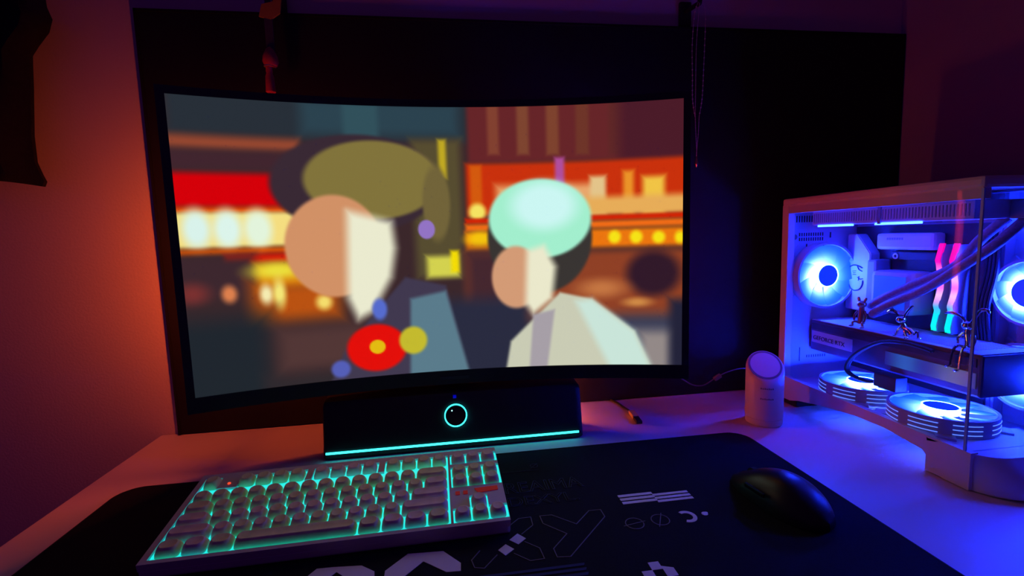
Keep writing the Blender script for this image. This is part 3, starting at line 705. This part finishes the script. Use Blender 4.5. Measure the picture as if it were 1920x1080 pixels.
# fans
def fan(cx, cy, cz, axis, bias, lines=True, R=.0545, tilt=0.0):
    mx = {'z': Matrix(), 'y': Matrix.Rotation(PI / 2, 4, 'X'), 'x': Matrix.Rotation(-PI / 2, 4, 'Y')}[axis]
    mt = Matrix.Translation((cx, cy, cz)) @ mx
    bm = bmesh.new(); ringm(bm, (0, 0, -.0115), R + .0045, R + .001, .0235, n=64)
    for k in range(4):
        a_ = PI / 4 + k * PI / 2; box(bm, -.010, .010, R, R + .016, -.0235, -.0195, mtx=Matrix.Rotation(a_ , 4, 'Z'))
        box(bm, .012, R + .002, -.002, .002, -.0230, -.0200, mtx=Matrix.Rotation(a_, 4, 'Z'))
    bm.transform(mt); f = pp('fan', bm, M['pcin'], True)
    bm = bmesh.new(); cyl(bm, (0, 0, -.003), .0190, .008, n=40); bm.transform(mt); pp('hub', bm, M['hubblue'], True, f)
    bm = bmesh.new(); ringm(bm, (0, 0, -.003), .0206, .0192, .0082); bm.transform(mt); pp('light_ring', bm, M['ring'], True, f, 'glowing blue-white ring')
    for k in range(9):
        bm = bmesh.new(); g = []
        for i in range(11):
            t = i / 10; r = .0206 + (R - .0215) * t; row = []
            for j in range(8):
                s_ = j / 7; a_ = k * 2 * PI / 9 + .30 * t + (s_ - .5) * (2 * PI / 9) * 1.22; row.append((r * math.cos(a_), r * math.sin(a_), -.0050 - .0042 * (s_ - .5) * 2))
            g.append(row)
        V = [[bm.verts.new(p) for p in row] for row in g]; V2 = [[bm.verts.new((p[0], p[1], p[2] - .0012)) for p in row] for row in g]
        for Q in (V, V2):
            for i in range(10):
                for j in range(7): bm.faces.new((Q[i][j], Q[i][j + 1], Q[i + 1][j + 1], Q[i + 1][j]))
        for i in range(10):
            for j in (0, 7): bm.faces.new((V[i][j], V[i + 1][j], V2[i + 1][j], V2[i][j]))
        for j in range(7):
            for i in (0, 10): bm.faces.new((V[i][j], V[i][j + 1], V2[i][j + 1], V2[i][j]))
        bm.transform(mt); o = pp('blade', bm, BLADE, True, f)
        ctr = Vector((cx - .735, cy + .22, cz)); bd = Vector(bias)
        def gl(co):  # hub light falloff, brighter on one side, painted into the blades
            d = co - ctr; r = d.length; t = max(0, (r - .0205) / (R - .0205)); c_ = (d.normalized().dot(bd) + 1) / 2; I = (.25 + .95 * c_ ** 1.3)
            wgt = math.exp(-(t / .55) ** 2) * I
            return (2.6 * wgt ** 2.2, .10 + 2.6 * wgt ** 1.35, .62 + 2.4 * wgt)
        paint(o, gl)
    if lines:
        bm = bmesh.new()
        for zz in (-.0055, -.0115, -.0175):
            for k in range(8):
                a0 = k * PI / 4 + .12; tube(bm, [((R + .0046) * math.cos(a0 + .06 * i * 1.0), (R + .0046) * math.sin(a0 + .06 * i), zz) for i in range(10)], .00055, 5, smooth=False)
        bm.transform(mt); pp('side_light_lines', bm, M['fanline'], False, f)
    return f
fan(.6660, -.180, .0680, 'z', (-.3, -.95, 0)); fan(.6680, -.303, .0680, 'z', (-.35, -.93, 0))
fan(.6760, -.090, .2330, 'y', (-.95, 0, -.2), False)
fan(.7440, -.340, .2260, 'x', (0, .9, -.1), False, R=.0400); fan(.7440, -.340, .1150, 'x', (0, .9, -.1), False, R=.0400)
# top radiator
bm = bmesh.new(); box(bm, .640, .744, -.350, -.092, .3225, .346, bev=.002); ra = pp('radiator', bm, M['pcin'])
bm = bmesh.new()
for k in range(56): box(bm, .6392, .6402, -.345 + k * .0045, -.3435 + k * .0045, .327, .342)
pp('radiator_fins', bm, M['pcmid'], par=ra)
bm = bmesh.new(); box(bm, .6385, .745, -.225, -.220, .321, .347); box(bm, .690, .735, -.372, -.350, .322, .345, bev=.002); pp('radiator_tank', bm, M['pcmid'], par=ra)
for ya, yb in ((-.175, -.105), (-.285, -.215)):  # strips added along the bright radiator edge to boost the blue inside
    bm = bmesh.new(); box(bm, .6395, .6425, ya, yb, .3195, .3225); pp('added_light_strip', bm, M['added_blue'], par=ra)
bm = bmesh.new(); box(bm, .760, .764, -.340, -.310, .3195, .3235); pp('added_light_strip', bm, M['added_blue'], par=ra)  # one more strip added for the interior light
# motherboard and blocks
bm = bmesh.new(); box(bm, .746, .750, -.296, -.074, .060, .318); mb = pp('motherboard', bm, M['pcdark'])
bm = bmesh.new(); prism(bm, [(-.076, .170), (-.076, .305), (-.097, .305), (-.124, .272), (-.124, .170)], 0, .020, mtx=Matrix(((0, 0, 1, .726), (1, 0, 0, 0), (0, 1, 0, 0), (0, 0, 0, 1)))); bmesh.ops.bevel(bm, geom=bm.edges[:], offset=.0015, segments=2, affect='EDGES')
io = pp('port_cover', bm, M['pcwhite'], par=mb)
bm = bmesh.new(); xx = .7252
def stroke(pts, r=.0006): tube(bm, [(xx, y, z) for y, z in pts], r, 5)
stroke([(-.083, .246), (-.092, .250), (-.101, .2495), (-.110, .246)], .0011); stroke([(-.100, .250), (-.103, .243), (-.110, .240)], .0008)
stroke([(-.083, .216), (-.088, .208), (-.096, .205), (-.106, .208), (-.111, .216), (-.112, .224)], .0011); stroke([(-.101, .229), (-.106, .226), (-.112, .227)], .0007); stroke([(-.104, .231), (-.103, .223)], .0006)
stroke([(-.091, .236), (-.097, .237)], .0005); stroke([(-.091, .233), (-.098, .2335)], .0005); stroke([(-.090, .239), (-.098, .240)], .0005)
pp('brush_drawing', bm, M['pcdark'], par=io)
bm = bmesh.new(); box(bm, .724, .746, -.232, -.136, .279, .306, bev=.005); hs = pp('heat_sink', bm, M['pcwhite'], par=mb)
bm = bmesh.new(); box(bm, .716, .746, -.146, -.128, .168, .262, bev=.004); pp('second_cover', bm, M['pcmid'], par=mb)
bm = bmesh.new()
for k in range(7): box(bm, .7236, .7240, -.158 - k * .0042, -.1555 - k * .0042, .2950, .2985)
pp('heat_sink_marks', bm, M['pcmid'], par=hs)
bm = bmesh.new(); box(bm, .738, .746, -.226, -.150, .262, .276, bev=.002); pp('power_stage', bm, M['pcdark'], par=mb)
bm = bmesh.new(); ringm(bm, (.738, -.160, .268), .0048, .0025, .003, 'x', 20); pp('mounting_ring', bm, M['pcwhite'], par=mb)
bm = bmesh.new(); box(bm, .700, .746, -.222, -.152, .178, .246, bev=.008); pu = pp('pump_block', bm, M['pcin'])
bm = bmesh.new(); box(bm, .6992, .7002, -.214, -.160, .186, .238); pp('pump_screen', bm, mat('pump_screen', (0.1, 0.2, 0.5), 0.3, emit=(0.01, 0.10, 0.9), es=0.5), par=pu)
# memory sticks
for k, yk in enumerate((-.2440, -.2640)):
    bm = bmesh.new(); box(bm, .722, .748, yk - .0035, yk + .0035, .158, .288, bev=.001); rm = pp('memory_stick', bm, M['pcin'])
    zz = [.290, .265, .258, .232, .222, .198, .190, .166, .160]; dy = [-.0025, .0015, .0015, -.0020, -.0020, .0020, -.0025, .002, .0]
    bm = bmesh.new(); dy = [-.003, .0025, .0005, -.0035, -.0035, .0015, -.001, .0030, .001]
    n_ = 60; pr = []
    for i in range(n_ + 1):
        z = .290 - .130 * i / n_
        for q in range(len(zz) - 1):
            if zz[q] >= z >= zz[q + 1]: t = (zz[q] - z) / (zz[q] - zz[q + 1]); off = dy[q] * (1 - t) + dy[q + 1] * t; break
        pr.append([bm.verts.new(p) for p in ((.7205, yk + off - .0034, z), (.7205, yk + off + .0034, z), (.7235, yk + off + .0034, z), (.7235, yk + off - .0034, z))])
    for i in range(n_):
        for j in range(4): bm.faces.new((pr[i][j], pr[i][(j + 1) % 4], pr[i + 1][(j + 1) % 4], pr[i + 1][j]))
    bm.faces.new(pr[0]); bm.faces.new(pr[-1][::-1])
    o = pp('light_bar', bm, RAMGLOW, False, rm, 'glowing bar fading from pink to cyan')
    ST = [(.290, (1, 0, .30)), (.262, (1, 0, .35)), (.250, (1, .18, .75)), (.238, (1, .42, .85)), (.226, (.95, .12, .85)), (.214, (.95, .5, .85)), (.204, (.75, .30, .9)), (.196, (.06, .45, 1)), (.184, (0, .75, .85)), (.16, (0, .90, .60))]
    def rg(co):
        z = co.z
        for i in range(len(ST) - 1):
            if z >= ST[i + 1][0]:
                t = max(0, min(1, (ST[i][0] - z) / (ST[i][0] - ST[i + 1][0]))); return [ST[i][1][c] * (1 - t) + ST[i + 1][1][c] * t for c in range(3)]
        return ST[-1][1]
    paint(o, rg)
# graphics card
gx, gz0, gz1 = .660, .097, .152
bm = bmesh.new(); box(bm, gx, .746, -.356, -.074, gz0, gz1, bev=.003); gp = pp('graphics_card', bm, M['cardbody'])
bm = bmesh.new(); box(bm, gx - .0012, gx + .0002, -.350, -.078, .136, .147); pp('dark_groove', bm, M['pcdark'], par=gp)
bm = bmesh.new(); box(bm, gx - .0004, .745, -.354, -.076, .1521, .1532); 
for k in range(12): box(bm, .672 + k * .006, .6745 + k * .006, -.335, -.200, .1532, .1538)
pp('backplate', bm, M['pcin'], par=gp)
bm = bmesh.new(); box(bm, gx - .0010, gx + .0002, -.165, -.078, .112, .133); pp('side_plate', bm, M['pcin'], par=gp)
text('card_lettering', 'GEFORCE RTX', .0105, M['pcdark'], gp, Matrix(((0, 0, -1, gx - .0013 - .735), (-1, 0, 0, -.082 + .22), (0, 1, 0, .1175), (0, 0, 0, 1))))
bm = bmesh.new(); n_ = 40; pr = []
for i in range(n_ + 1):
    y = -.225 - .125 * i / n_; pr.append([bm.verts.new(p) for p in ((gx - .0012, y, .108), (gx - .0012, y, .128), (gx + .0002, y, .128), (gx + .0002, y, .108))])
for i in range(n_):
    for j in range(4): bm.faces.new((pr[i][j], pr[i][(j + 1) % 4], pr[i + 1][(j + 1) % 4], pr[i + 1][j]))
bm.faces.new(pr[0]); bm.faces.new(pr[-1][::-1])
o = pp('side_light_panel', bm, GPUGLOW, False, gp, 'dim green and amber light panel')
def gg(co):
    t = (-(co.y - .22 + .0) - .225) / .125; t = max(0, min(1, t))
    A = math.exp(-((t - .25) / .16) ** 2); B_ = math.exp(-((t - .78) / .2) ** 2)
    return (.01 * A + .12 * B_ * t, .10 * A + .10 * B_, .14 + .2 * A)
paint(o, gg)
# power cable loop
bm = bmesh.new()
for dx in (0, .004): tube(bm, [(.655 - dx, -.300, .146), (.650 - dx, -.2674, .150), (.648 - dx, -.2259, .1425), (.648 - dx, -.1848, .1134), (.648 - dx, -.1708, .0890), (.648 - dx, -.1817, .0783), (.649 - dx, -.2104, .0770), (.650 - dx, -.2300, .084)], .0024, 8)
pp('power_cable', bm, M['rubber'], True)
bm = bmesh.new(); box(bm, .640, .6598, -.262, -.225, .0755, .097, bev=.002); pp('power_connector', bm, M['pcdark'])
# coolant tubes
for pts in ([(.701, -.176, .196), (.684, -.172, .190), (.680, -.200, .207), (.680, -.250, .234), (.680, -.299, .260), (.685, -.324, .296), (.695, -.345, .3235)],
            [(.701, -.192, .188), (.676, -.184, .178), (.670, -.215, .198), (.670, -.268, .226), (.672, -.315, .262), (.680, -.345, .290), (.705, -.360, .3235)]):
    bm = bmesh.new(); tube(bm, pts, .0062, 12); pp('coolant_tube', bm, M['sleeve'], True)
# cables by the tray edge
for k in range(4):
    bm = bmesh.new(); y = -.288 - k * .0045; tube(bm, [(.746, y, .30), (.742, y - .002, .25), (.738, y + .002, .20), (.742, y, .155)], .0021, 8); pp('ribbon_cable', bm, M['pcdark'], True)

# ------------------------------------------------------------------ figurines on the graphics card
def figurine(root, m, S, P):
    bm = bmesh.new(); V = lambda p: Vector(p) * S
    tube(bm, [V(p) for p in P['torso']], lambda t: S * (.0050 - .0014 * t), 14)
    for k in P['limbs']: tube(bm, [V(p) for p in k], lambda t: S * (.0020 - .0005 * t), 8)
    for p in P['feet']: ball(bm, V(p), S * .0042, S * .0024, S * .0018, 10)
    link('body', bm, m, root, True)
    bm = bmesh.new(); ball(bm, V(P['head']), S * .0068, S * .0064, S * .0058, 18); link('head', bm, m, root, True)
    for e in P['ears']:
        bm = bmesh.new(); tube(bm, [V(p) for p in e], lambda t: S * (.0014 + .0008 * math.sin(PI * t)), 8); link('ear', bm, m, root, True)
f3 = empty('rabbit_figurine', (.664, -.334, .1545)); tag(f3, 'chrome long-eared figurine sitting on the card edge with dangling legs', 'figurine', 'figurines on the graphics card')
figurine(f3, M['chrome'], 1.0, dict(
 torso=[(.002, 0, .003), (.002, 0, .012), (.001, .001, .022), (.001, .001, .027)], head=(.0, .001, .0325),
 limbs=[[(0, .004, .004), (-.007, .006, .005), (-.0095, .008, .001), (-.010, .010, -.012), (-.010, .011, -.022)], [(0, -.003, .004), (-.007, -.003, .005), (-.0098, -.002, .001), (-.0105, -.001, -.012), (-.0105, .000, -.025)],
        [(.001, .006, .022), (-.002, .010, .014), (-.006, .007, .008)], [(.001, -.005, .022), (-.002, -.010, .015), (-.004, -.009, .006)]],
 feet=[(-.013, .012, -.0235), (-.0135, .001, -.0265)],
 ears=[[(0, .004, .037), (-.001, .010, .043), (-.001, .019, .046), (-.001, .029, .045)], [(0, -.003, .037), (0, -.008, .046), (0, -.013, .054), (0, -.020, .055), (0, -.022, .051)]]))
f2 = empty('rabbit_figurine', (.664, -.250, .1545)); tag(f2, 'chrome long-eared figurine crouching on the card, in the middle of the three', 'figurine', 'figurines on the graphics card')
figurine(f2, M['chrome'], .95, dict(
 torso=[(.002, -.010, .0055), (.002, -.004, .011), (.001, .002, .014), (.0, .005, .020)], head=(-.001, .007, .0265),
 limbs=[[(0, -.009, .006), (-.005, -.003, .012), (-.006, -.008, .002)], [(.003, -.011, .006), (.004, -.016, .011), (.003, -.018, .002)], [(0, .003, .018), (-.004, .008, .010), (-.005, .010, .002)], [(0, .000, .018), (.002, -.001, .010), (-.004, -.001, .003)]],
 feet=[(-.008, -.010, .0018), (.002, -.021, .0018), (-.006, .011, .0018)],
 ears=[[(0, .010, .030), (-.001, .016, .037), (-.001, .024, .0385), (-.001, .031, .034)], [(0, .003, .030), (0, -.001, .039), (0, -.006, .046), (0, -.010, .050)]]))
f1 = empty('bear_figurine', (.668, -.171, .1545)); tag(f1, 'dull copper coloured figurine at the rear end of the card, nearest the round fan', 'figurine', 'figurines on the graphics card')
figurine(f1, M['redfig'], 1.05, dict(
 torso=[(.0, 0, .006), (.0, 0, .016), (.0, .0, .026), (0, 0, .032)], head=(.0, .0, .036),
 limbs=[[(0, .004, .008), (-.006, .008, .008), (-.006, .009, .002)], [(0, -.004, .008), (-.006, -.008, .008), (-.006, -.009, .002)], [(0, .005, .026), (-.002, .010, .018), (-.004, .009, .010)], [(0, -.005, .026), (-.002, -.010, .018), (-.004, -.009, .010)]],
 feet=[(-.008, .010, .0018), (-.008, -.010, .0018)],
 ears=[[(0, .004, .040), (0, .006, .044), (0, .007, .047)], [(0, -.004, .040), (0, -.006, .044), (0, -.007, .047)]]))
